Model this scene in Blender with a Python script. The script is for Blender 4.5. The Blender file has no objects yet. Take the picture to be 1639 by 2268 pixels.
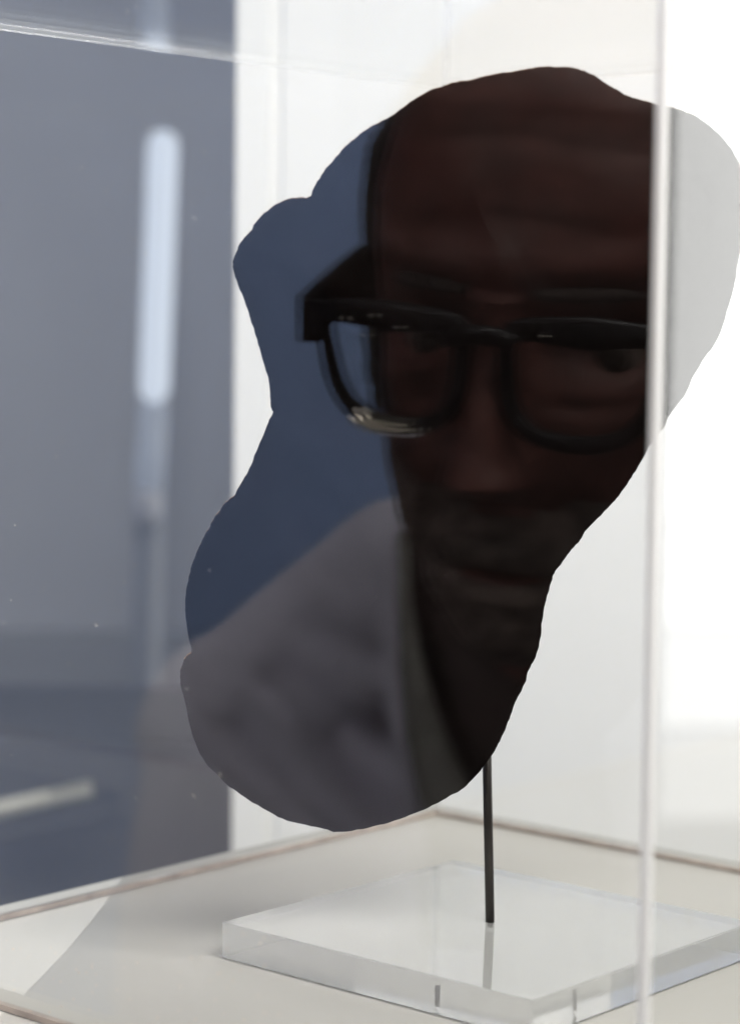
import bpy, bmesh, math, random
from mathutils import Vector, Matrix
from mathutils.geometry import delaunay_2d_cdt

random.seed(7)
sc = bpy.context.scene
COL = sc.collection

# ------------------------------------------------------------------ camera
S = 0.7432                                   # metres per survey unit: the case comes out 30 cm wide
PITCH, ROLL, YAW = 0.0829, 0.0109, 0.8545
H_CAM = 0.2681 * S
FPX, CX, CY, IW, IH = 5072.7, 819.5, 1134.0, 1639.0, 2268.0
fw = Vector((0, math.cos(PITCH), -math.sin(PITCH)))
rt0 = Vector((1, 0, 0)); up0 = rt0.cross(fw)
rt = math.cos(ROLL) * rt0 + math.sin(ROLL) * up0
up = -math.sin(ROLL) * rt0 + math.cos(ROLL) * up0
CAM = Vector((0, 0, H_CAM))
cd = bpy.data.cameras.new('camera'); cam = bpy.data.objects.new('camera', cd); COL.objects.link(cam)
M = Matrix((rt, up, -fw)).transposed().to_4x4(); M.translation = CAM
cam.matrix_world = M
cd.sensor_fit = 'VERTICAL'; cd.sensor_height = 36.0; cd.sensor_width = 26.0
cd.lens = FPX / IH * 36.0
cd.clip_start = 0.02; cd.clip_end = 50
cd.dof.use_dof = True; cd.dof.focus_distance = 0.695; cd.dof.aperture_fstop = 9.0
sc.camera = cam

# ------------------------------------------------------------------ world, lamps, exposure
w = bpy.data.worlds.new('World'); sc.world = w; w.use_nodes = True
w.node_tree.nodes['Background'].inputs[0].default_value = (1.0, 0.985, 0.96, 1)
w.node_tree.nodes['Background'].inputs[1].default_value = 0.14

def area(name, loc, target, sx, sy, radiance, col=(1, 1, 1), spread=180):
    ld = bpy.data.lights.new(name, 'AREA'); ld.shape = 'RECTANGLE'; ld.size = sx; ld.size_y = sy
    ld.energy = radiance * math.pi * sx * sy * 1.0
    ld.color = col; ld.spread = math.radians(spread)
    o = bpy.data.objects.new(name, ld); COL.objects.link(o)
    o.location = loc
    d = Vector(target) - Vector(loc)
    o.rotation_euler = d.to_track_quat('-Z', 'Y').to_euler()
    return o
# the tall daylight window far to the right: washes out the right-hand pane
for zc, hh, rad in ((0.86, 2.26, 5.3), (-0.41, 0.26, 4.2), (-0.67, 0.24, 2.8), (-0.91, 0.22, 1.4)):  # dimmer lower strips are added to fade the window's bottom edge
    area('window_light', (5.0, 3.05, zc), (0.0, 3.05, zc), 2.4, hh, rad, (1.0, 0.995, 0.98))
# ceiling panel above the case
area('ceiling_light', (0.15, 0.60, 1.75), (0.1, 0.70, 0.0), 0.9, 0.9, 1.3, (1.0, 0.97, 0.95))
# narrow fill spot added in front of the visitor: lights the jacket, mostly misses the face
hd = bpy.data.lights.new('jacket_fill_light', 'SPOT'); hd.energy = 120; hd.spot_size = math.radians(24); hd.spot_blend = 0.6
hd.shadow_soft_size = 0.22; hd.color = (0.97, 0.95, 1.0)
ho = bpy.data.objects.new('jacket_fill_light', hd); COL.objects.link(ho)
# small lamp added for the glint on the glasses; placed further down
area('glint_light', (0.2, 1.05, 0.7), (-0.25, 0.65, 0.2), 0.14, 0.14, 60.0, (1.0, 0.94, 0.87))
# unseen lamps added to light the white wall, the side wall and the blue wall
area('wall_wash_light', (0.45, -0.25, 1.25), (0.35, 1.25, 0.2), 1.2, 0.6, 15.5, (1, 0.965, 0.92))
area('side_wall_light', (1.9, -0.2, 1.8), (2.9, 0.2, 0.1), 0.5, 1.4, 6.0, (1, 1, 1))
area('blue_wall_light', (-0.95, -0.2, 1.75), (-2.0, 0.3, 0.1), 0.6, 1.4, 16.5, (0.9, 0.95, 1.0), 100)
# spotlight that puts a hard-edged patch on the left of the plinth
sd = bpy.data.lights.new('spot_light', 'SPOT'); sd.energy = 950; sd.spot_size = math.radians(14); sd.spot_blend = 0.0
sd.shadow_soft_size = 0.0; sd.color = (1, 0.98, 0.95)
so = bpy.data.objects.new('spot_light', sd); COL.objects.link(so)

sc.view_settings.view_transform = 'Standard'; sc.view_settings.look = 'None'
sc.view_settings.exposure = 0.0; sc.view_settings.gamma = 1.0
cy = sc.cycles
cy.use_denoising = True
cy.max_bounces = 12; cy.transparent_max_bounces = 40; cy.glossy_bounces = 5; cy.transmission_bounces = 10; cy.diffuse_bounces = 3
cy.sample_clamp_indirect = 6.0
cy.caustics_reflective = True; cy.caustics_refractive = True; cy.blur_glossy = 0.05

# ------------------------------------------------------------------ helpers
def ray(px, py):
    return (fw + rt * ((px - CX) / FPX) - up * ((py - CY) / FPX))
def at(px, py, y):                    # the point at forward distance y (world y) seen at a picture point
    d = ray(px, py); return CAM + d * (y / d.y)
def on_z(px, py, z):
    d = ray(px, py); return CAM + d * ((z - CAM.z) / d.z)

def link(name, me, mat=None, parent=None):
    o = bpy.data.objects.new(name, me); COL.objects.link(o)
    if mat: me.materials.append(mat)
    if parent: o.parent = parent
    return o
def from_bm(name, bm, mat=None, parent=None, smooth=False):
    me = bpy.data.meshes.new(name); bmesh.ops.recalc_face_normals(bm, faces=bm.faces[:]) if not getattr(bm, 'keep', False) else None
    bm.to_mesh(me); bm.free()
    if smooth:
        for p in me.polygons: p.use_smooth = True
    return link(name, me, mat, parent)
def pyd(name, vs, fs, mat=None, parent=None, smooth=False):
    me = bpy.data.meshes.new(name); me.from_pydata([tuple(v) for v in vs], [], fs); me.validate(); me.update()
    if smooth:
        for p in me.polygons: p.use_smooth = True
    return link(name, me, mat, parent)
def tag(o, label=None, cat=None, group=None, kind=None):
    if label: o['label'] = label
    if cat: o['category'] = cat
    if group: o['group'] = group
    if kind: o['kind'] = kind
    return o
def empty(name, loc=(0, 0, 0)):
    o = bpy.data.objects.new(name, None); COL.objects.link(o); o.location = loc; o.empty_display_size = 0.02
    return o
def keep_parent(o, p):
    o.parent = p; o.matrix_parent_inverse = Matrix.Translation(-Vector(p.location))
def prism(bm, corners, z0, z1):       # vertical prism over plan corners
    a = [bm.verts.new((c[0], c[1], z0)) for c in corners]; b = [bm.verts.new((c[0], c[1], z1)) for c in corners]
    n = len(a)
    bm.faces.new(a[::-1]); bm.faces.new(b)
    for i in range(n): bm.faces.new((a[i], a[(i + 1) % n], b[(i + 1) % n], b[i]))
def box(bm, x0, x1, y0, y1, z0, z1): prism(bm, [(x0, y0), (x1, y0), (x1, y1), (x0, y1)], z0, z1)
def bevel(bm, w, seg=2): bmesh.ops.bevel(bm, geom=bm.edges[:], offset=w, segments=seg, affect='EDGES', profile=0.6)
def tube(bm, pts, rad, seg=16, cap=True):
    rings = []
    for i, p in enumerate(pts):
        p = Vector(p); a = Vector(pts[max(i - 1, 0)]); b = Vector(pts[min(i + 1, len(pts) - 1)])
        t = (b - a).normalized(); s = t.cross(Vector((0.3, 0.9, 0.2))).normalized(); q = t.cross(s)
        r = rad[i] if isinstance(rad, (list, tuple)) else rad
        rings.append([bm.verts.new(p + r * (math.cos(2 * math.pi * k / seg) * s + math.sin(2 * math.pi * k / seg) * q)) for k in range(seg)])
    for i in range(len(rings) - 1):
        for k in range(seg): bm.faces.new((rings[i][k], rings[i][(k + 1) % seg], rings[i + 1][(k + 1) % seg], rings[i + 1][k]))
    if cap: bm.faces.new(rings[0][::-1]); bm.faces.new(rings[-1])

# ------------------------------------------------------------------ materials
def mat(name):
    m = bpy.data.materials.new(name); m.use_nodes = True; nt = m.node_tree
    return m, nt, nt.nodes['Principled BSDF'], nt.nodes['Material Output']
def noisy(name, col, var=0.08, scale=20, rough=0.6, bump=0.0, bscale=200, spec=0.5, metal=0.0, col2=None, detail=4):
    m, nt, b, out = mat(name); N = nt.nodes; L = nt.links
    tc = N.new('ShaderNodeTexCoord'); nz = N.new('ShaderNodeTexNoise'); nz.inputs['Scale'].default_value = scale; nz.inputs['Detail'].default_value = detail
    L.new(tc.outputs['Object'], nz.inputs['Vector'])
    rp = N.new('ShaderNodeValToRGB'); rp.color_ramp.elements[0].position = 0.3; rp.color_ramp.elements[1].position = 0.7
    c2 = col2 or tuple(c * (1 + var) for c in col)
    rp.color_ramp.elements[0].color = (*[c * (1 - var) for c in col], 1); rp.color_ramp.elements[1].color = (*c2, 1)
    L.new(nz.outputs['Fac'], rp.inputs['Fac']); L.new(rp.outputs['Color'], b.inputs['Base Color'])
    b.inputs['Roughness'].default_value = rough; b.inputs['Specular IOR Level'].default_value = spec; b.inputs['Metallic'].default_value = metal
    if bump:
        n2 = N.new('ShaderNodeTexNoise'); n2.inputs['Scale'].default_value = bscale; n2.inputs['Detail'].default_value = 6
        L.new(tc.outputs['Object'], n2.inputs['Vector'])
        bp = N.new('ShaderNodeBump'); bp.inputs['Strength'].default_value = bump; bp.inputs['Distance'].default_value = 0.001
        L.new(n2.outputs['Fac'], bp.inputs['Height']); L.new(bp.outputs['Normal'], b.inputs['Normal'])
    return m
def acrylic_sheet(name, tint=(0.985, 0.99, 0.985), f0=0.039):   # clear sheet: both faces reflect by Schlick, the rest goes straight through
    m, nt, b, out = mat(name); N = nt.nodes; L = nt.links; N.remove(b)
    lw = N.new('ShaderNodeLayerWeight'); lw.inputs['Blend'].default_value = 0.5
    pw = N.new('ShaderNodeMath'); pw.operation = 'POWER'; pw.inputs[1].default_value = 5
    ma = N.new('ShaderNodeMath'); ma.operation = 'MULTIPLY_ADD'; ma.inputs[1].default_value = 1 - f0; ma.inputs[2].default_value = f0
    L.new(lw.outputs['Facing'], pw.inputs[0]); L.new(pw.outputs[0], ma.inputs[0])
    tr = N.new('ShaderNodeBsdfTransparent'); tr.inputs[0].default_value = (*tint, 1)
    gl = N.new('ShaderNodeBsdfGlossy'); gl.inputs['Roughness'].default_value = 0.0; gl.inputs['Color'].default_value = (1, 1, 1, 1)
    mx = N.new('ShaderNodeMixShader')
    L.new(ma.outputs[0], mx.inputs[0]); L.new(tr.outputs[0], mx.inputs[1]); L.new(gl.outputs[0], mx.inputs[2])
    L.new(mx.outputs[0], out.inputs['Surface'])
    return m
def frosted(name, col=(0.93, 0.93, 0.90), clear=0.25, gloss=0.06):  # sawn and glued acrylic edge: scatters the light caught in the sheet
    m, nt, b, out = mat(name); N = nt.nodes; L = nt.links; N.remove(b)
    df = N.new('ShaderNodeBsdfDiffuse'); df.inputs[0].default_value = (*col, 1)
    tl = N.new('ShaderNodeBsdfTranslucent'); tl.inputs[0].default_value = (*col, 1)
    tr = N.new('ShaderNodeBsdfTransparent'); gl = N.new('ShaderNodeBsdfGlossy'); gl.inputs['Roughness'].default_value = 0.35; gl.inputs['Color'].default_value = (1, 1, 1, 1)
    a = N.new('ShaderNodeMixShader'); a.inputs[0].default_value = 0.5
    L.new(df.outputs[0], a.inputs[1]); L.new(tl.outputs[0], a.inputs[2])
    c = N.new('ShaderNodeMixShader'); c.inputs[0].default_value = clear
    L.new(a.outputs[0], c.inputs[1]); L.new(tr.outputs[0], c.inputs[2])
    d = N.new('ShaderNodeMixShader'); d.inputs[0].default_value = gloss
    L.new(c.outputs[0], d.inputs[1]); L.new(gl.outputs[0], d.inputs[2])
    L.new(d.outputs[0], out.inputs['Surface'])
    return m

M_pane = acrylic_sheet('clear_acrylic_sheet')
M_edge = frosted('acrylic_edge', clear=0.6)
M_bead = frosted('acrylic_corner', (0.97, 0.965, 0.95), 0.05, 0.24)
M_far = frosted('acrylic_far_corner', (0.95, 0.95, 0.94), 0.85)
M_plinth = noisy('plinth_paint', (0.44, 0.43, 0.41), 0.035, 9, 0.45, 0.05, 400)
M_seal = noisy('seal_line', (0.42, 0.355, 0.31), 0.2, 120, 0.7)
M_white = noisy('wall_white', (0.84, 0.835, 0.825), 0.012, 3, 0.7)
M_slate = noisy('slate_wall', (0.57, 0.575, 0.62), 0.10, 2.2, 0.7)
M_panelgrey = noisy('grey_panel', (0.34, 0.345, 0.37), 0.06, 4, 0.7)
M_navy = noisy('navy_cabinet', (0.065, 0.068, 0.088), 0.15, 5, 0.6)
M_post = noisy('pale_post', (0.34, 0.35, 0.39), 0.05, 6, 0.5)
M_knob = noisy('pale_knob', (0.62, 0.62, 0.68), 0.05, 6, 0.5)
M_rail = noisy('pale_rail', (0.35, 0.34, 0.30), 0.05, 20, 0.5)
M_bluewall = noisy('blue_wall_paint', (0.21, 0.275, 0.45), 0.08, 1.2, 0.8)
M_floor = noisy('floor_grey', (0.32, 0.32, 0.31), 0.08, 6, 0.6)
m, nt, b, out = mat('tube_lamp_glow')
b.inputs['Base Color'].default_value = (0.3, 0.32, 0.36, 1); b.inputs['Emission Color'].default_value = (0.80, 0.87, 1.0, 1); b.inputs['Emission Strength'].default_value = 0.72
M_tube = m
m, nt, b, out = mat('soft_post_glow')
b.inputs['Base Color'].default_value = (0.3, 0.32, 0.36, 1); b.inputs['Emission Color'].default_value = (0.72, 0.80, 1.0, 1); b.inputs['Emission Strength'].default_value = 0.20
M_dim = m  # weak emission stands in for the soft glow below the tube lamp
# black stone: near-black, slightly brown, a faint sheen broken up by fine scratches
m, nt, b, out = mat('black_flint'); N = nt.nodes; L = nt.links
tc = N.new('ShaderNodeTexCoord')
n1 = N.new('ShaderNodeTexNoise'); n1.inputs['Scale'].default_value = 35; n1.inputs['Detail'].default_value = 8
L.new(tc.outputs['Object'], n1.inputs['Vector'])
rp = N.new('ShaderNodeValToRGB'); rp.color_ramp.elements[0].color = (0.0014, 0.0010, 0.0010, 1); rp.color_ramp.elements[1].color = (0.0042, 0.0024, 0.0022, 1)
L.new(n1.outputs['Fac'], rp.inputs['Fac']); L.new(rp.outputs['Color'], b.inputs['Base Color'])
b.inputs['Roughness'].default_value = 0.5; b.inputs['Specular IOR Level'].default_value = 0.03
M_flint = m
M_flintedge = noisy('flint_edge_light', (0.26, 0.15, 0.07), 0.35, 300, 0.5)  # warm brown stands in for light coming through the thin edge
M_rod = noisy('dark_metal_rod', (0.035, 0.030, 0.028), 0.2, 150, 0.38, 0.05, 600, 0.5, 0.6)
m, nt, b, out = mat('clear_acrylic_block')
b.inputs['Base Color'].default_value = (0.985, 0.99, 0.985, 1); b.inputs['Transmission Weight'].default_value = 0.78
b.inputs['Roughness'].default_value = 0.0; b.inputs['IOR'].default_value = 1.49
M_block = m
M_dust = noisy('dust', (0.75, 0.70, 0.64), 0.2, 900, 0.9)
M_crumb = noisy('crumb', (0.75, 0.50, 0.34), 0.25, 900, 0.9)
M_skin = noisy('skin', (0.138, 0.052, 0.043), 0.28, 75, 0.5, 0.5, 140, 0.35, detail=8)
M_beard = noisy('grey_beard', (0.135, 0.105, 0.094), 0.6, 130, 0.8, 0.6, 900, 0.2)
M_hair = noisy('dark_hair', (0.03, 0.028, 0.026), 0.4, 200, 0.6, 0.6, 700)
M_brow = noisy('eyebrow_hair', (0.06, 0.045, 0.04), 0.4, 400, 0.8)
M_eye = noisy('eye_white', (0.13, 0.10, 0.09), 0.05, 60, 0.2)
M_iris = noisy('iris', (0.03, 0.025, 0.02), 0.3, 400, 0.2)
M_jacket = noisy('grey_jacket', (0.54, 0.525, 0.61), 0.07, 25, 0.9, 0.5, 900, 0.2)
M_lining = noisy('olive_lapel', (0.19, 0.185, 0.165), 0.15, 80, 0.9, 0.4, 900, 0.2)
M_shirt = noisy('dark_shirt', (0.035, 0.022, 0.02), 0.2, 60, 0.9)
M_trousers = noisy('dark_trousers', (0.05, 0.05, 0.06), 0.2, 60, 0.9)
M_shoe = noisy('black_shoe', (0.02, 0.02, 0.02), 0.2, 60, 0.4)
M_frame = noisy('black_acetate', (0.006, 0.006, 0.007), 0.3, 200, 0.38, 0, 1, 0.28)
M_glint = noisy('glint_metal', (0.98, 0.92, 0.84), 0.04, 300, 0.07, 0, 1, 0.5, 1.0)  # polished metal of the rivets and the added glint strips
M_lens = acrylic_sheet('spectacle_lens', (0.97, 0.98, 0.97), 0.006)

# ------------------------------------------------------------------ setting
U = Vector((-math.sin(YAW), math.cos(YAW), 0)); V = Vector((math.cos(YAW), math.sin(YAW), 0)); Z = Vector((0, 0, 1))
NC = Vector((0.0841 * S, 0.6735 * S, 0)); A = 0.4038 * S; B = 0.3932 * S; HC = 0.3932 * S + 0.0010; TT = 0.0018
def P(a, b, z=0): return NC + U * a + V * b + Z * z
FLOOR = -1.20

bm = bmesh.new(); box(bm, -3.0, 3.0, -2.5, 4.0, FLOOR - 0.05, FLOOR)
tag(from_bm('floor', bm, M_floor), kind='structure')

# white wall with a shallow groove, its left end standing free
YW = 1.22
xe = at(519, 1000, YW).x; xg0 = at(590, 1000, YW).x; xg1 = at(622, 1000, YW).x
bm = bmesh.new()
prism(bm, [(xe, YW), (xg0, YW), (xg0 + 0.0015, YW + 0.003), (xg1 - 0.0015, YW + 0.003), (xg1, YW), (0.85, YW), (0.85, YW + 0.12), (xe, YW + 0.12)], FLOOR, 1.6)
tag(from_bm('white_wall', bm, M_white), kind='structure')
# dim recess beyond it
YS = 2.6
bm = bmesh.new(); box(bm, -2.2, 0.9, YS, YS + 0.05, FLOOR, 1.6)
tag(from_bm('slate_wall', bm, M_slate), kind='structure')
bm = bmesh.new(); box(bm, 2.85, 2.9, -1.5, 1.22, FLOOR, 1.9)
tag(from_bm('side_wall', bm, M_white), kind='structure')
# blue wall on the visitor's side, seen only as a reflection in the left pane
bm = bmesh.new(); box(bm, -2.05, -2.0, -0.55, 1.15, FLOOR, 0.85)
tag(from_bm('blue_wall', bm, M_bluewall), kind='structure')

bm = bmesh.new(); box(bm, -2.0, -0.02, YS - 0.06, YS - 0.004, FLOOR, at(200, 1395, YS).z); bevel(bm, 0.004)
tag(from_bm('bench_back', bm, M_panelgrey), 'mid grey upright panel along the slate wall, behind the display case', 'panel')
bm = bmesh.new(); yc = 1.62
z1 = at(200, 1640, yc).z
box(bm, -1.2, at(512, 1700, yc).x + 0.3, yc, yc + 0.25, FLOOR, z1); bevel(bm, 0.004)
tag(from_bm('low_cabinet', bm, M_navy), 'low dark navy cabinet behind the case at lower left', 'cabinet')
bm = bmesh.new(); yr = 1.5
tube(bm, [at(-160, 1832, yr - 0.02), at(20, 1788, yr), at(203, 1748, yr + 0.02)], 0.0058, 12)
tag(from_bm('hand_rail', bm, M_rail, smooth=True), 'thin pale rail crossing in front of the dark navy cabinet', 'rail')

yp = 2.2
t = empty('light_post', at(325, 2100, yp)); t.location.z = FLOOR
bm = bmesh.new(); tube(bm, [Vector((at(322, 1700, yp).x, yp, FLOOR)), at(322, 1700, yp), at(335, 1000, yp), at(352, 420, yp)], 0.0140, 20)
keep_parent(from_bm('post', bm, M_post, smooth=True), t)
bm = bmesh.new(); r = 0.0145; p0 = at(361, 322, yp - 0.036); p1 = at(342, 860, yp - 0.036)
pts = []; rr = []
for k in range(7):
    a_ = k / 6 * math.pi / 2; pts.append(p0 + (p0 - p1).normalized() * r * math.cos(a_)); rr.append(max(r * math.sin(a_), 1e-4))
for k in range(7):
    a_ = k / 6 * math.pi / 2; pts.append(p1 - (p0 - p1).normalized() * r * math.sin(a_)); rr.append(max(r * math.cos(a_), 1e-4))
tube(bm, pts, rr, 20)
keep_parent(from_bm('lamp_tube', bm, M_tube, smooth=True), t)
bm = bmesh.new(); tube(bm, [at(341, 895, yp - 0.034), at(335, 1000, yp - 0.034), at(329, 1090, yp - 0.034)], 0.0138, 20)
keep_parent(from_bm('post_glow', bm, M_dim, smooth=True), t)
bm = bmesh.new(); bmesh.ops.create_uvsphere(bm, u_segments=20, v_segments=12, radius=0.0160, matrix=Matrix.Translation(at(325, 1120, yp - 0.04)) @ Matrix.Diagonal((1, 1, 1.15, 1)))
keep_parent(from_bm('knob', bm, M_knob, smooth=True), t)
tag(t, 'pale blue-grey post carrying a glowing vertical tube lamp, at left behind the case', 'lamp')

# ------------------------------------------------------------------ plinth and acrylic case
LIP = 0.015; TH = 0.0023
root = empty('plinth', P(A / 2, B / 2, FLOOR))
def quad(a0, a1, b0, b1): return [P(a0, b0)[:2], P(a1, b0)[:2], P(a1, b1)[:2], P(a0, b1)[:2]]
bm = bmesh.new(); prism(bm, quad(-LIP, A + LIP, -LIP, B + LIP), FLOOR, 0.0); bevel(bm, 0.0012, 2)
keep_parent(from_bm('plinth_body', bm, M_plinth), root)
tag(root, 'pale grey painted plinth under the clear display case', 'plinth')

case = empty('display_case', P(A / 2, B / 2, 0))
z0 = 0.0022
for (a0, a1, b0, b1) in ((TH, A - TH, 0, TH), (TH, A - TH, B - TH, B), (0, TH, TH, B - TH), (A - TH, A, TH, B - TH)):
    bm = bmesh.new(); g = 0.0004
    if b1 - b0 > a1 - a0: b0 += g; b1 -= g
    else: a0 += g; a1 -= g
    prism(bm, quad(a0, a1, b0, b1), z0, HC - TT - 0.0004)
    keep_parent(from_bm('side_pane', bm, M_pane), case)
for (a0, b0) in ((0, 0), (A - TH, 0), (0, B - TH), (A - TH, B - TH)):
    bm = bmesh.new(); prism(bm, quad(a0, a0 + TH, b0, b0 + TH), z0, HC - TT - 0.0004); bevel(bm, 0.0003, 1)
    keep_parent(from_bm('corner_edge', bm, M_bead if a0 == 0 and b0 == 0 else M_far), case)
bm = bmesh.new(); prism(bm, quad(TH + .0005, A - TH - .0005, TH + .0005, B - TH - .0005), HC - TT, HC)
keep_parent(from_bm('top_pane', bm, M_pane), case)
for (a0, a1, b0, b1) in ((0, A, 0, TH), (0, A, B - TH, B), (0, TH, TH + .0004, B - TH - .0004), (A - TH, A, TH + .0004, B - TH - .0004)):
    bm = bmesh.new(); prism(bm, quad(a0, a1, b0, b1), HC - TT, HC); bevel(bm, 0.0003, 1)
    keep_parent(from_bm('top_edge', bm, M_edge), case)
    bm = bmesh.new(); prism(bm, quad(a0, a1, b0, b1), 0.0003, z0 - 0.0002)
    keep_parent(from_bm('bottom_edge', bm, M_seal), case)
tag(case, 'clear acrylic display case with bright glued edges, on the pale plinth', 'display case')

# dust and fine scratches on the left-hand pane, in focus
bm = bmesh.new(); rnd = random.Random(3)
def on_pane(px, py):
    d = ray(px, py); n = -V; k = (NC - CAM).dot(n) / d.dot(n); return CAM + d * k
def fleck(bm, px, py, ln, wd, ang, curve=0.0):
    c = on_pane(px, py) - V * 0.0002; ax = U * -1; seg = 4; prev = None
    for i in range(seg + 1):
        s_ = (i / seg - .5) * ln; a_ = ang + curve * (i / seg - .5)
        q = c + ax * (s_ * math.cos(a_)) + Z * (s_ * math.sin(a_)); nrm = ax * -math.sin(a_) + Z * math.cos(a_)
        wk = wd * (0.25 + math.sin(math.pi * i / seg))
        v1 = bm.verts.new(q + nrm * wk / 2); v2 = bm.verts.new(q - nrm * wk / 2); v3 = bm.verts.new(q - V * 0.00012)
        if prev:
            bm.faces.new((prev[0], v1, v3, prev[2])); bm.faces.new((prev[2], v3, v2, prev[1])); bm.faces.new((prev[1], v2, v1, prev[0]))
        prev = (v1, v2, v3)
for i in range(62):
    px = rnd.uniform(5, 515) if i < 62 else rnd.uniform(430, 1200)
    py = rnd.uniform(5, 1850) if i < 62 else rnd.uniform(300, 1700)
    k_ = rnd.random()
    ln = rnd.uniform(0.0003, 0.0014) if k_ < .6 else rnd.uniform(0.0002, 0.0004)
    fleck(bm, px, py, ln, rnd.uniform(0.00004, 0.00008), rnd.uniform(0, 3.1), rnd.uniform(-2, 2))
o = from_bm('dust', bm, M_dust); tag(o, 'fine dust and scratches on the left pane of the case', 'dust', kind='stuff')
bm = bmesh.new()
for i in range(70):
    px = rnd.uniform(0, 620); py = rnd.uniform(2060, 2262)
    fleck(bm, px, py, rnd.uniform(0.0002, 0.0006), rnd.uniform(0.00012, 0.0003), rnd.uniform(0, 3.1), rnd.uniform(-2, 2))
o = from_bm('crumbs', bm, M_crumb); tag(o, 'tiny orange-white specks low on the left pane of the case', 'specks', kind='stuff')

# ------------------------------------------------------------------ clear mount block and rod
T = 0.0159 * S; s0 = 0.1241 * S; s1 = 0.11 * S; SA = 0.1634 * S; SB = 0.155 * S
bm = bmesh.new(); prism(bm, quad(s0, s0 + SA, s1, s1 + SB), 0.0006, T)
bmesh.ops.bevel(bm, geom=bm.edges[:], offset=0.0004, segments=2, affect='EDGES')
blk = from_bm('mount_block', bm, M_block)
tag(blk, 'thick clear acrylic square block under the dark rod, inside the case', 'mount')
rb = on_z(1085, 2042, T)
ro = at(1075, 1600, rb.y + 0.004)
RT = at(1076, 1560, rb.y)
bm = bmesh.new(); RR = 10.3 / FPX * rb.y
tube(bm, [rb, rb.lerp(RT, 0.5), RT], RR, 24)
rod = empty('support_rod', rb)
keep_parent(from_bm('shaft', bm, M_rod, smooth=True), rod)
bm = bmesh.new(); tube(bm, [rb - Z * 0.0075, rb - Z * 0.001], RR * 0.62, 20)
keep_parent(from_bm('threaded_end', bm, M_rod, smooth=True), rod)
tag(rod, 'thin dark metal rod rising from the clear block to the black stone', 'rod')

# ------------------------------------------------------------------ black flaked stone
OUT = [(1250,148),(1275,151),(1300,160),(1325,173),(1350,190),(1365,198),(1380,208),(1400,216),(1430,224),(1452,231),(1490,238),(1520,248),(1550,263),(1580,287),(1605,312),(1625,340),(1639,368),(1650,410),(1652,470),(1646,530),(1634,575),(1628,610),(1622,640),(1608,690),(1590,745),(1575,770),(1555,797),(1530,840),(1520,865),(1500,895),(1480,920),(1468,948),(1452,968),(1437,985),(1430,1000),(1410,1035),(1393,1062),(1370,1095),(1357,1110),(1330,1140),(1300,1170),(1285,1192),(1282,1198),(1265,1215),(1245,1243),(1230,1262),(1224,1275),(1215,1305),(1207,1335),(1202,1365),(1198,1385),(1197,1405),(1190,1440),(1180,1465),(1168,1486),(1165,1505),(1150,1535),(1138,1560),(1128,1590),(1115,1620),(1103,1645),(1090,1668),(1070,1697),(1045,1725),(1020,1748),(995,1762),(965,1778),(930,1795),(885,1812),(840,1826),(790,1836),(745,1841),(725,1836),(690,1828),(635,1815),(600,1798),(560,1775),(525,1752),(500,1733),(480,1712),(462,1695),(445,1668),(432,1640),(422,1605),(414,1570),(408,1540),(401,1515),(400,1490),(405,1468),(414,1452),(425,1442),(419,1415),(414,1385),(411,1350),(413,1315),(420,1275),(430,1240),(443,1208),(455,1182),(465,1168),(470,1155),(485,1133),(500,1112),(518,1099),(525,1085),(540,1062),(553,1038),(568,1000),(585,960),(597,930),(605,912),(602,905),(599,885),(597,850),(590,820),(575,770),(565,735),(555,705),(550,685),(540,660),(530,635),(521,612),(516,590),(518,572),(525,555),(530,540),(545,522),(557,510),(563,498),(580,478),(605,456),(630,444),(655,438),(685,436),(695,415),(712,388),(735,358),(765,325),(790,303),(803,292),(830,276),(865,258),(900,232),(930,212),(955,199),(985,189),(1015,180),(1035,178),(1070,170),(1105,162),(1140,158),(1170,152),(1205,148)]
# smooth the trace (Catmull-Rom) and add the tiny knapping nicks along the rim
def catmull(pts, n=4):
    out = []; N_ = len(pts)
    for i in range(N_):
        p0, p1, p2, p3 = [Vector(pts[(i + k) % N_]) for k in (-1, 0, 1, 2)]
        for k in range(n):
            t_ = k / n
            out.append(0.5 * ((2 * p1) + (-p0 + p2) * t_ + (2 * p0 - 5 * p1 + 4 * p2 - p3) * t_ ** 2 + (-p0 + 3 * p1 - 3 * p2 + p3) * t_ ** 3))
    return out
trace = catmull(OUT, 4)
rn = random.Random(11)
trace = [p + Vector((rn.uniform(-1.1, 1.1), rn.uniform(-1.1, 1.1))) for p in trace]
LEAN = math.radians(-10)
y0 = rb.y - 0.016; zref = at(1076, 1690, y0).z
O0 = Vector((at(1000, 1690, y0).x, y0, zref))
ex = Vector((1, 0, 0)); ez = Vector((0, math.sin(LEAN), math.cos(LEAN))); en = ex.cross(ez)    # en points to the viewer (-y)
def to_plane(px, py):
    d = ray(px, py); k = (O0 - CAM).dot(en) / d.dot(en); q = CAM + d * k - O0
    return Vector((q.dot(ex), q.dot(ez)))
poly = [to_plane(*p) for p in trace]
n = len(poly)
def edge_dist(p):
    best = 1e9
    for i in range(n):
        a_ = poly[i]; b_ = poly[(i + 1) % n]; ab = b_ - a_
        t_ = max(0, min(1, (p - a_).dot(ab) / max(ab.length_squared, 1e-12)))
        best = min(best, (p - a_ - ab * t_).length_squared)
    return math.sqrt(best)
def inside(p):
    c = False
    for i in range(n):
        a_ = poly[i]; b_ = poly[i - 1]
        if (a_.y > p.y) != (b_.y > p.y) and p.x < (b_.x - a_.x) * (p.y - a_.y) / (b_.y - a_.y) + a_.x: c = not c
    return c
xs = [p.x for p in poly]; ys = [p.y for p in poly]
inner = []; dist = []
step = 0.0034
yy = min(ys); row = 0
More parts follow.
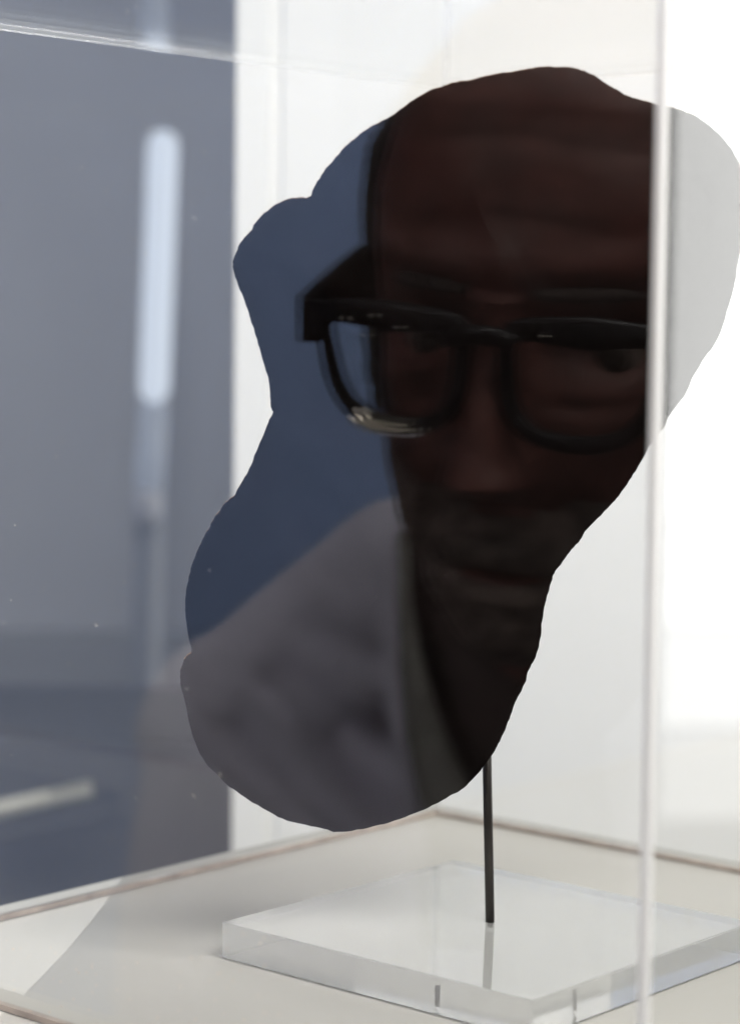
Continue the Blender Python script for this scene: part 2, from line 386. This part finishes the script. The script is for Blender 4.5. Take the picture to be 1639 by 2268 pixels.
while yy < max(ys):
    xx = min(xs) + (step / 2 if row % 2 else 0)
    while xx < max(xs):
        p = Vector((xx + rn.uniform(-.0005, .0005), yy + rn.uniform(-.0005, .0005)))
        if inside(p):
            d_ = edge_dist(p)
            if d_ > 0.0011: inner.append(p); dist.append(d_)
        xx += step
    yy += step * 0.87; row += 1
cdt = delaunay_2d_cdt(poly + inner, [(i, (i + 1) % n) for i in range(n)], [list(range(n))], 1, 1e-7)
v2, tri = cdt[0], cdt[2]
# flake scars: shallow scoops bitten out of the face (centre in picture px, radius px, depth)
SC = [(760, 640, 330, .0032), (560, 760, 190, .0028), (1010, 300, 260, .0026), (1330, 420, 250, .003), (1500, 600, 200, .0025), (1180, 720, 330, .003),
      (560, 1250, 260, .003), (690, 1500, 280, .003), (430, 1560, 140, .0026), (900, 1650, 260, .0028), (1080, 1400, 230, .003), (860, 1080, 250, .0028), (1300, 950, 240, .0028)]
scars = [(to_plane(a_, b_), r_ / FPX * 0.7, d_) for a_, b_, r_, d_ in SC]
lut = {}
verts = []; faces = []
R = 0.05; TK = 0.016
def thick(p):
    d_ = edge_dist(p)
    if d_ < 1e-6: return 0.0, 0.0
    k = min(d_ / R, 1); base = TK * math.sqrt(1 - (1 - k) ** 2) * (0.45 + 0.55 * k)
    f_ = base
    for c_, r_, dd in scars:
        q = (p - c_).length / r_
        if q < 1: f_ -= dd * (1 - q ** 6) * min(1, d_ / 0.012) * (0.55 + .45 * q)
    return max(f_, 0.0003), base * 0.9
fr = []; bk = []
bidx = {}
for i, p in enumerate(v2):
    f_, b_ = thick(p)
    base = O0 + ex * p.x + ez * p.y
    edge = f_ == 0.0
    fr.append(len(verts)); verts.append(base + en * (f_ if not edge else 0.0007))
    bk.append(len(verts)); verts.append(base - en * (b_ if not edge else 0.0007))
nf = 0
for t_ in tri:
    faces.append([fr[i] for i in t_]); 
for t_ in tri:
    faces.append([bk[i] for i in t_][::-1])
nf = len(faces)
# rim
ecount = {}
for t_ in tri:
    for i in range(len(t_)):
        e = (t_[i], t_[(i + 1) % len(t_)]); ecount[e] = 1
for (a_, b_) in list(ecount):
    if (b_, a_) not in ecount: faces.append([fr[b_], fr[a_], bk[a_], bk[b_]])
stone = pyd('flaked_stone', verts, faces, M_flint, smooth=True)
stone.data.materials.append(M_flintedge)
for i, p in enumerate(stone.data.polygons):
    if i >= nf: p.material_index = 1; p.use_smooth = False
try: stone.data.set_sharp_from_angle(angle=math.radians(22))
except Exception: pass
tag(stone, 'large near-black lobed flaked stone with a nicked edge, held up on the rod', 'stone')

# spotlight aim: the beam's hard edge runs across the left of the plinth
e0 = on_z(215, 1950, 0); e1 = on_z(0, 2192, 0)
mid = (e0 + e1) / 2 + Vector((0.010, 0, 0)); ed = (e1 - e0).normalized(); side = Vector((ed.y, -ed.x, 0))
if side.x > 0: side = -side
so.location = mid + Vector((-0.20, -0.25, 6.0))
dm = (mid - so.location).normalized(); pn_ = dm.cross(ed).normalized()
if pn_.dot(side) < 0: pn_ = -pn_
ALPHA = math.radians(14)
so.rotation_euler = (dm * math.cos(ALPHA) + pn_ * math.sin(ALPHA)).to_track_quat('-Z', 'Y').to_euler()
sd.spot_size = 2 * ALPHA

# ------------------------------------------------------------------ the visitor, mirrored through the left pane
PN = -V
REF = Matrix.Translation(NC) @ (Matrix.Identity(4) - 2 * Matrix([[PN[i] * PN[j] if i < 3 and j < 3 else 0 for j in range(4)] for i in range(4)])) @ Matrix.Translation(-NC)
def seen(px, py, y): return at(px, py, y)          # where the mirror image of a point hangs
def mirrored(o):
    me = o.data
    me.transform(REF); me.flip_normals(); me.update(); return o
def rings_mesh(bm, rings, close=True):
    vs = [[bm.verts.new(p) for p in r_] for r_ in rings]; k = len(vs[0])
    for i in range(len(vs) - 1):
        for j in range(k): bm.faces.new((vs[i][j], vs[i][(j + 1) % k], vs[i + 1][(j + 1) % k], vs[i + 1][j]))
    if close: bm.faces.new(vs[0][::-1]); bm.faces.new(vs[-1])
    return vs

# head frame: local x to picture right, -y out of the face, z up
HP = seen(1078, 780, 0.77)
Rh = Matrix.Rotation(math.radians(-24), 4, 'Z') @ Matrix.Rotation(math.radians(10), 4, 'X')
Rh = Matrix.Rotation(math.radians(4.5), 4, Vector((0, 1, 0))) @ Rh
HEAD = Matrix.Translation(HP) @ Rh @ Matrix.Translation(Vector((0, 0.100, 0.006)))   # local (0,-.1,-.006) = bridge of the glasses
def lerp_table(tb, z):
    for (za, *va), (zb, *vb) in zip(tb, tb[1:]):
        if za >= z >= zb:
            t_ = (za - z) / (za - zb); t_ = t_ * t_ * (3 - 2 * t_) * .4 + t_ * .6
            return [p_ + (q_ - p_) * t_ for p_, q_ in zip(va, vb)]
    return tb[-1][1:]
TB = [(.118, .004, .004, .004), (.112, .030, .036, .038), (.100, .048, .060, .064), (.075, .066, .084, .090), (.04, .0735, .095, .100), (.01, .073, .094, .100), (-.02, .070, .090, .092),
      (-.05, .066, .088, .070), (-.075, .060, .087, .045), (-.095, .050, .085, .020), (-.112, .036, .080, -.005), (-.121, .018, .070, -.03), (-.124, .003, .055, -.05)]
def g(x, s): return math.exp(-(x / s) ** 2)
def feature(x, z):
    f_ = 0
    if -.062 < z < .012:                                   # nose
        t_ = (0.008 - z) / 0.058; t_ = max(0, min(1, t_)); hgt = .008 + .027 * t_ ** 1.1
        if z < -.05: hgt *= max(0, 1 - (-.05 - z) / .011)
        f_ += hgt * g(x, .0085 + .0075 * t_)
        f_ += .008 * g(abs(x) - .013, .006) * g(z + .049, .007)
    for s in (-1, 1):
        f_ -= .018 * g(x - s * .033, .018) * g(z, .013)
        f_ -= .0025 * g(x - s * .030, .016) * g(z + .022 + .004 * math.cos((x - s * .03) * 90), .0025)
        f_ += .006 * g(x - s * .030, .026) * g(z - .022, .009)
        f_ += .006 * g(x - s * .048, .018) * g(z + .032, .016)
        f_ -= .0065 * g(x - s * (.020 + (-z - .05) * .45), .0045) * max(0, min(1, (z + .100) / .012)) * max(0, min(1, (-.040 - z) / .01))   # fold beside the mouth
    f_ += .005 * g(x, .020) * g(z + .076, .007) + .005 * g(x, .018) * g(z + .092, .005)
    f_ -= .007 * g(x, .024) * g(z + .0845, .0022)
    f_ += .007 * g(x, .018) * g(z + .109, .011)
    for zz in (.036, .062): f_ -= .0008 * g(z - zz - .003 * math.cos(x * 60), .0024) * g(x, .045)
    return f_
def head_pt(a_, z, off=0.0):
    wd, fd, bd = lerp_table(TB, z)
    cs, sn = math.cos(a_), math.sin(a_)                    # a=0 faces -y
    x = wd * math.copysign(abs(sn) ** 0.92, sn); y = -fd * cs if cs > 0 else -bd * cs
    if cs > 0: y = -fd * abs(cs) ** 0.86
    if cs > 0: y -= feature(x, z) * min(1, cs * 1.6)
    p = Vector((x, y, z))
    if off:
        p += Vector((x, y, (z + .0) * .9)).normalized() * off
    return p
NA = 144; ZS = [.118 - .242 * (i / 150) for i in range(151)]
bm = bmesh.new()
rings_mesh(bm, [[HEAD @ head_pt(2 * math.pi * k / NA, z) for k in range(NA)] for z in ZS])
# ears
for s in (-1, 1):
    Me = HEAD @ Matrix.Translation(Vector((s * .076, .012, -.018))) @ Matrix.Rotation(s * .35, 4, 'Z') @ Matrix.Diagonal((.007, .017, .031, 1))
    bmesh.ops.create_uvsphere(bm, u_segments=24, v_segments=16, radius=1, matrix=Me)
# neck, torso, arms with hands, legs: one figure, bent forward from the hips
def blob_chain(bm, pts, rad, seg=24, sq=1.0):
    tube(bm, pts, rad, seg)
neck0 = HEAD @ Vector((0, .03, -.06)); neck1 = seen(1190, 1560, 1.0)
tube(bm, [neck0, neck0.lerp(neck1, .5), neck1], [.050, .046, .048], 32)
shL = seen(545, 1640, 1.06); shR = seen(1560, 1720, 0.97)
chest = seen(1060, 1900, 1.08); hip = Vector((chest.x + .05, chest.y + .12, -0.30)); 
def body_path(): return [neck1, chest, chest.lerp(hip, .5), hip]
tube(bm, [neck1, chest + Vector((.02, .05, 0)), chest.lerp(hip, .5) + Vector((0, .02, 0)), hip], [.05, .085, .09, .12], 32)
arms = []
for s, sh in ((-1, shL), (1, shR)):
    el = sh + Vector((s * .03, .05, -.27)); wr = el + Vector((-s * .02, -.02, -.22))
    arms.append((sh, el, wr))
    tube(bm, [sh, el, wr], [.045, .038, .026], 20)
    # hand: palm and five fingers
    pm = wr + Vector((0, -.005, -.045)); tube(bm, [wr, wr.lerp(pm, .6), pm, pm + Vector((0, 0, -.04))], [.024, .030, .036, .030], 16)
    for k, (dy, ln) in enumerate(((-.028, .062), (-.010, .074), (.009, .070), (.026, .055))):
        b0 = pm + Vector((0, dy, -.036)); tube(bm, [b0, b0 + Vector((-s * .006, 0, -ln * .5)), b0 + Vector((-s * .022, 0, -ln * .95))], [.009, .0085, .006], 10)
    b0 = pm + Vector((0, -.028, .004)); tube(bm, [b0, b0 + Vector((-s * .01, -.022, -.03)), b0 + Vector((-s * .016, -.024, -.058))], [.011, .0095, .007], 10)
legs = []
for s in (-1, 1):
    hp_ = hip + Vector((s * .085, .0, -.02)); kn = Vector((hp_.x + s * .01, hp_.y - .02, -.74)); an = Vector((hp_.x + s * .01, hp_.y + .03, FLOOR + .085))
    legs.append((hp_, kn, an)); tube(bm, [hp_, kn, an], [.085, .058, .040], 20)
person = empty('person')
body = mirrored(from_bm('body', bm, M_skin, smooth=True))
person.location = REF @ Vector((hip.x, hip.y, FLOOR))
person.location.z = FLOOR
keep_parent(body, person)

def shell(name, test, off, mtl):
    bm = bmesh.new(); grid = {}
    for i, z in enumerate(ZS):
        for k in range(NA): grid[i, k] = head_pt(2 * math.pi * k / NA, z)
    vv = {}
    def gv(i, k):
        k %= NA
        if (i, k) not in vv:
            p = grid[i, k]; e = 0.0
            nb = sum(test(grid.get((min(max(i + di, 0), len(ZS) - 1), (k + dk) % NA))) for di in (-3, 0, 3) for dk in (-3, 0, 3)) / 9
            q = p + Vector((p.x, p.y, p.z * .8)).normalized() * (off * (nb ** 1.5) - .0008 + rn.uniform(-.0006, .0006))
            vv[i, k] = bm.verts.new(HEAD @ q)
        return vv[i, k]
    for i in range(len(ZS) - 1):
        for k in range(NA):
            if test(grid[i, k]): bm.faces.new((gv(i, k), gv(i, k + 1), gv(i + 1, k + 1), gv(i + 1, k)))
    o = mirrored(from_bm(name, bm, mtl, smooth=True)); keep_parent(o, person); return o
def is_beard(p):
    if p.z > -.060 + .030 * min(1, max(0, (p.y + .085) / .07)): return False
    if abs(p.x) < .012 and p.z > -.064: return False
    return p.y < .02
def is_hair(p):
    if p.z < -.045: return False
    lim = -.045 if p.z < .055 else -.045 + (p.z - .055) * 1.6
    return p.y > lim and abs(p.x) + max(0, p.y) > .02
shell('beard', is_beard, .0045, M_beard)
shell('hair', is_hair, .010, M_hair)
for s in (-1, 1):
    bm = bmesh.new()
    pts = [HEAD @ (head_pt(math.atan2(x * s * 1.25, .09), .0135 + .001 * math.sin((x - .008) / .045 * math.pi)) + Vector((0, -.0015, 0))) for x in (.010, .02, .03, .04, .052)]
    tube(bm, pts, [.0015, .003, .0032, .003, .0012], 10)
    keep_parent(mirrored(from_bm('eyebrow', bm, M_brow, smooth=True)), person)
    bm = bmesh.new(); bmesh.ops.create_uvsphere(bm, u_segments=20, v_segments=14, radius=.0118, matrix=HEAD @ Matrix.Translation(Vector((s * .033, -.0650, -.009))))
    eye = mirrored(from_bm('eye', bm, M_eye, smooth=True)); keep_parent(eye, person)
    bm = bmesh.new(); bmesh.ops.create_uvsphere(bm, u_segments=20, v_segments=14, radius=1, matrix=HEAD @ Matrix.Translation(Vector((s * .033 + .001, -.0747, -.009))) @ Matrix.Diagonal((.0058, .0028, .0058, 1)))
    ir = mirrored(from_bm('iris', bm, M_iris, smooth=True)); ir.parent = eye

# jacket: capsules fused into one garment, then folds pressed into it
bm = bmesh.new()
tube(bm, [seen(1060, 1340, 1.02), seen(930, 1320, 1.02), seen(760, 1455, 1.05), shL], [.045, .050, .050, .052], 24)
tube(bm, [seen(1150, 1400, 1.06), seen(1380, 1530, 1.02), shR], [.055, .055, .055], 24)
tube(bm, [seen(1030, 1480, 1.12), chest + Vector((0, .02, 0)), chest.lerp(hip, .5), hip, hip - Z * .12], [.085, .145, .140, .150, .155], 32)
tube(bm, [shL, seen(760, 1900, 1.06), chest], [.056, .075, .09], 24)
tube(bm, [shR, chest], [.056, .09], 24)
for sh, el, wr in arms:
    tube(bm, [sh, sh.lerp(el, .5), el, wr.lerp(el, .12)], [.054, .052, .048, .040], 24)
    bmesh.ops.create_uvsphere(bm, u_segments=24, v_segments=16, radius=.054, matrix=Matrix.Translation(sh))
me = bpy.data.meshes.new('tmp'); bmesh.ops.recalc_face_normals(bm, faces=bm.faces[:]); bm.to_mesh(me); bm.free()
to = bpy.data.objects.new('tmp', me); COL.objects.link(to)
md = to.modifiers.new('r', 'REMESH'); md.mode = 'VOXEL'; md.voxel_size = 0.006
md = to.modifiers.new('s', 'SMOOTH'); md.factor = 0.6; md.iterations = 14
dg = bpy.context.evaluated_depsgraph_get(); me2 = bpy.data.meshes.new_from_object(to.evaluated_get(dg))
bpy.data.objects.remove(to); bpy.data.meshes.remove(me)
folds = [((600, 1500), (950, 1850), .0120, .0095), ((520, 1620), (860, 1970), .0095, .009), ((660, 1400), (860, 1490), .006, .009), ((310, 1700), (400, 2100), .006, .010), ((440, 1800), (640, 2080), .005, .009)]
def seg_px(q, a_, b_):
    q, a_, b_ = Vector(q), Vector(a_), Vector(b_); ab = b_ - a_; t_ = max(0, min(1, (q - a_).dot(ab) / ab.length_squared)); return (q - a_ - ab * t_).length
me2.update()
nrm = [v.normal.copy() for v in me2.vertices]
from mathutils import noise
for i, v in enumerate(me2.vertices):
    dl = v.co - CAM; dp = dl.dot(fw); q = (CX + FPX * dl.dot(rt) / dp, CY - FPX * dl.dot(up) / dp)
    off = .0025 * noise.noise(v.co * 14) + .0012 * noise.noise(v.co * 40)
    if nrm[i].y < 0.3:
        for a_, b_, dep, wd in folds:
            d_ = seg_px(q, a_, b_) / FPX; off -= dep * g(d_, wd)
    v.co += nrm[i] * off
for p in me2.polygons: p.use_smooth = True
jk = link('jacket', me2, M_jacket); me2.name = 'jacket'; mirrored(jk); keep_parent(jk, person)
# open front of the jacket: shirt, lapel and standing collar
def ribbon(name, left, right, mtl, thick_=.004):
    bm = bmesh.new(); r_ = []
    for a_, b_ in zip(left, right):
        a_, b_ = seen(*a_), seen(*b_); m_ = (a_ + b_) / 2 + Vector((0, -.006, 0)); bck = Vector((0, thick_, 0))
        r_.append([a_, m_, b_, b_ + bck, m_ + bck, a_ + bck])
    rings_mesh(bm, r_)
    md_ = from_bm(name, bm, mtl, smooth=True); mirrored(md_); keep_parent(md_, person); return md_
ribbon('lapel', [(872, 1180, .955), (868, 1330, .945), (872, 1480, .935), (885, 1640, .928), (925, 1830, .92), (960, 2100, .92)],
       [(898, 1190, .945), (905, 1330, .935), (925, 1450, .925), (970, 1600, .915), (1045, 1780, .905), (1110, 2100, .905)], M_lining)
ribbon('collar', [(862, 1190, .97), (836, 1300, .955), (838, 1480, .945), (855, 1640, .94), (895, 1830, .932), (928, 2100, .93)],
       [(872, 1180, .955), (874, 1300, .938), (878, 1480, .928), (892, 1640, .922), (932, 1830, .914), (964, 2100, .914)], M_jacket)
ribbon('shirt', [(880, 1190, .965), (885, 1400, .95), (930, 1600, .942), (1010, 1800, .935), (1080, 2200, .94)],
       [(1300, 1250, .93), (1320, 1450, .925), (1330, 1600, .92), (1340, 1800, .93), (1330, 2200, .93)], M_shirt, .03)
for s, (hp_, kn, an) in zip((-1, 1), legs):
    bm = bmesh.new(); tube(bm, [hp_ + Z * .08, hp_, kn, an + Z * -.02], [.09, .098, .075, .062], 24)
    keep_parent(mirrored(from_bm('trouser_leg', bm, M_trousers, smooth=True)), person)
    bm = bmesh.new(); c_ = Vector((an.x, an.y - .06, FLOOR + .042))
    bmesh.ops.create_uvsphere(bm, u_segments=24, v_segments=14, radius=1, matrix=Matrix.Translation(c_) @ Matrix.Diagonal((.046, .135, .042, 1)))
    for v in bm.verts: v.co.z = max(v.co.z, FLOOR + .001)
    keep_parent(mirrored(from_bm('shoe', bm, M_shoe, smooth=True)), person)
tag(person, 'bearded person in grey jacket and black glasses leaning close, reflected in the left pane', 'person')

# eyeglasses
gl = empty('eyeglasses'); gl.location = REF @ (HEAD @ Vector((0, -.1, -.006)))
def put(o, parent=None):
    mirrored(o); keep_parent(o, gl); return o
def lens_outline(s, k=48, grow=0.0):
    pts = []
    for i in range(k):
        a_ = 2 * math.pi * i / k; c_, n_ = math.cos(a_), math.sin(a_)
        ex_ = 7.0 if n_ > 0 else 2.7; hz = .0185 + grow
        x = math.copysign(abs(c_) ** (2 / ex_), c_) * (.0280 + grow); z = math.copysign(abs(n_) ** (2 / ex_), n_) * hz
        dn = (hz - z) / (2 * hz); x *= 1 - .24 * dn ** 1.2; x -= s * .0035 * dn
        X = s * .0355 + x; pts.append(Vector((X, -.107 + (X / .07) ** 2 * .009, -.0148 + z)))
    return pts
for s in (-1, 1):
    mid_ = lens_outline(s); c_ = Vector((s * .0355, -.105, -.0148))
    bm = bmesh.new(); rings = []
    for i, p in enumerate(mid_):
        a_ = 2 * math.pi * i / len(mid_); topw = max(0, math.sin(a_)); tk = .0031 + .0026 * topw ** 2; o_ = (p - c_).normalized()
        ro_ = tk * (1.0); ri_ = tk * .9; dp_ = .0024
        rings.append([HEAD @ q for q in (p + o_ * ro_ + Vector((0, -dp_ * .6, 0)), p + o_ * ro_ * .6 + Vector((0, -dp_, 0)), p - o_ * ri_ * .6 + Vector((0, -dp_, 0)), p - o_ * ri_ + Vector((0, -dp_ * .6, 0)),
                                         p - o_ * ri_ + Vector((0, dp_, 0)), p + o_ * ro_ + Vector((0, dp_, 0)))])
    rings_mesh(bm, rings + [rings[0]], close=False); bmesh.ops.remove_doubles(bm, verts=bm.verts[:], dist=1e-6)
    rim = put(from_bm('rim', bm, M_frame, smooth=True))
    bm = bmesh.new(); vs = [bm.verts.new(HEAD @ p) for p in lens_outline(s, 48, -.001)]; bm.faces.new(vs)
    put(from_bm('lens', bm, M_lens))
    # temple arm
    bm = bmesh.new()
    def arm_pt(t_): return Vector((s * (.0705 + .004 * math.sin(t_ * 3.1)), -.098 + t_ * .115, .0012 + .024 * t_ - .03 * max(0, t_ - .85) / .15))
    rings = []
    for i in range(13):
        t_ = i / 12; p = arm_pt(t_); hh = .0060 - .002 * t_; lo = hh + .016 * t_ * max(0, 1 - max(0, t_ - .5) * 2.2)
        rings.append([HEAD @ (p + Vector((dx, 0, dz))) for dx, dz in ((-.0022, -lo), (.0022, -lo), (.0022, hh), (-.0022, hh))])
    rings_mesh(bm, rings); put(from_bm('temple_arm', bm, M_frame))
    bm = bmesh.new()
    rings = [[HEAD @ Vector((s * x, y, z)) for y, z in ((yy_ - .0025, z0_), (yy_ + .004, z0_), (yy_ + .004, z1_), (yy_ - .0025, z1_))] for x, yy_, z0_, z1_ in ((.060, -.1005, -.006, .0060), (.067, -.0985, -.0085, .0062), (.0725, -.0965, -.0085, .0068))]
    rings_mesh(bm, rings); put(from_bm('hinge_block', bm, M_frame))
# bridge
bm = bmesh.new()
pts = [HEAD @ Vector((x, -.1085 - .002 * math.cos(x * 120), -.0015 + .003 * math.cos(x / .012 * 1.4))) for x in (-.0125, -.008, -.004, 0, .004, .008, .0125)]
tube(bm, pts, .0034, 12); put(from_bm('bridge', bm, M_frame, smooth=True))
# facets added low on the picture-left rim, angled to hold a glint
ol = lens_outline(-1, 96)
GLINT_LAMP = REF @ Vector((0.35, 0.35, 1.0))
ao = bpy.data.objects['glint_light']; ao.location = REF @ GLINT_LAMP
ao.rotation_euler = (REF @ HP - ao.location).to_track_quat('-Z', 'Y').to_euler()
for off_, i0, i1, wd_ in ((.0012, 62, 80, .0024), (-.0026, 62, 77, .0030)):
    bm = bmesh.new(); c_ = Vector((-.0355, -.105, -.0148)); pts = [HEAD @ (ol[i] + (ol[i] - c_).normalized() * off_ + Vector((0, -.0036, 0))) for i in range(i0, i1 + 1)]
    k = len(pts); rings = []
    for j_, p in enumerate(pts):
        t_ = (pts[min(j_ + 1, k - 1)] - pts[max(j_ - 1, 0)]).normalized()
        n_ = ((CAM - p).normalized() + (GLINT_LAMP - p).normalized()).normalized(); w_ = n_.cross(t_).normalized()
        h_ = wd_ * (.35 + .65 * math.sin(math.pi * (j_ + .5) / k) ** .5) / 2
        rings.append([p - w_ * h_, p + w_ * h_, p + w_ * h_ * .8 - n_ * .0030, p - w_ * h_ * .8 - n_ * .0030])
    rings_mesh(bm, rings); put(from_bm('glint_strip', bm, M_glint))
rv = [(-.052, .0015), (-.040, .0035), (-.043, -.0035), (-.030, .0005), (.012, .0005), (.022, .002)]
for x, z in rv:
    bm = bmesh.new(); bmesh.ops.create_uvsphere(bm, u_segments=12, v_segments=8, radius=1, matrix=HEAD @ Matrix.Translation(Vector((x, -.1095 + (x / .07) ** 2 * .009, z + .0005))) @ Matrix.Diagonal((.0016, .0008, .0007, 1)))
    put(from_bm('rivet', bm, M_glint, smooth=True))
tag(gl, 'chunky black eyeglasses with added glint strips, worn by the reflected person', 'eyeglasses')

# aim the added fill spot at the jacket
tg_ = seen(560, 1680, 1.05); lp_ = tg_ + Vector((-0.50, -0.50, 0.65))
tg_ = REF @ tg_; ho.location = REF @ lp_
ho.rotation_euler = (tg_ - ho.location).to_track_quat('-Z', 'Y').to_euler()

# sanity: nothing of the visitor may stand in the direct view
bad = 0; mn = 9
for o in [body, jk] + [c for c in person.children] + [c for c in gl.children]:
    if o.type != 'MESH': continue
    for v in o.data.vertices:
        mn = min(mn, (v.co - NC).dot(PN))
        dl = v.co - CAM; dp = dl.dot(fw)
        if dp > .02 and abs(dl.dot(rt) / dp) < 820 / FPX and abs(dl.dot(up) / dp) < 1134 / FPX: bad += 1
print('visitor verts in direct view:', bad, 'closest to pane:', round(mn, 3), 'rod', rb, 'tris', sum(len(o.data.loop_triangles) if o.type == 'MESH' else 0 for o in bpy.data.objects))
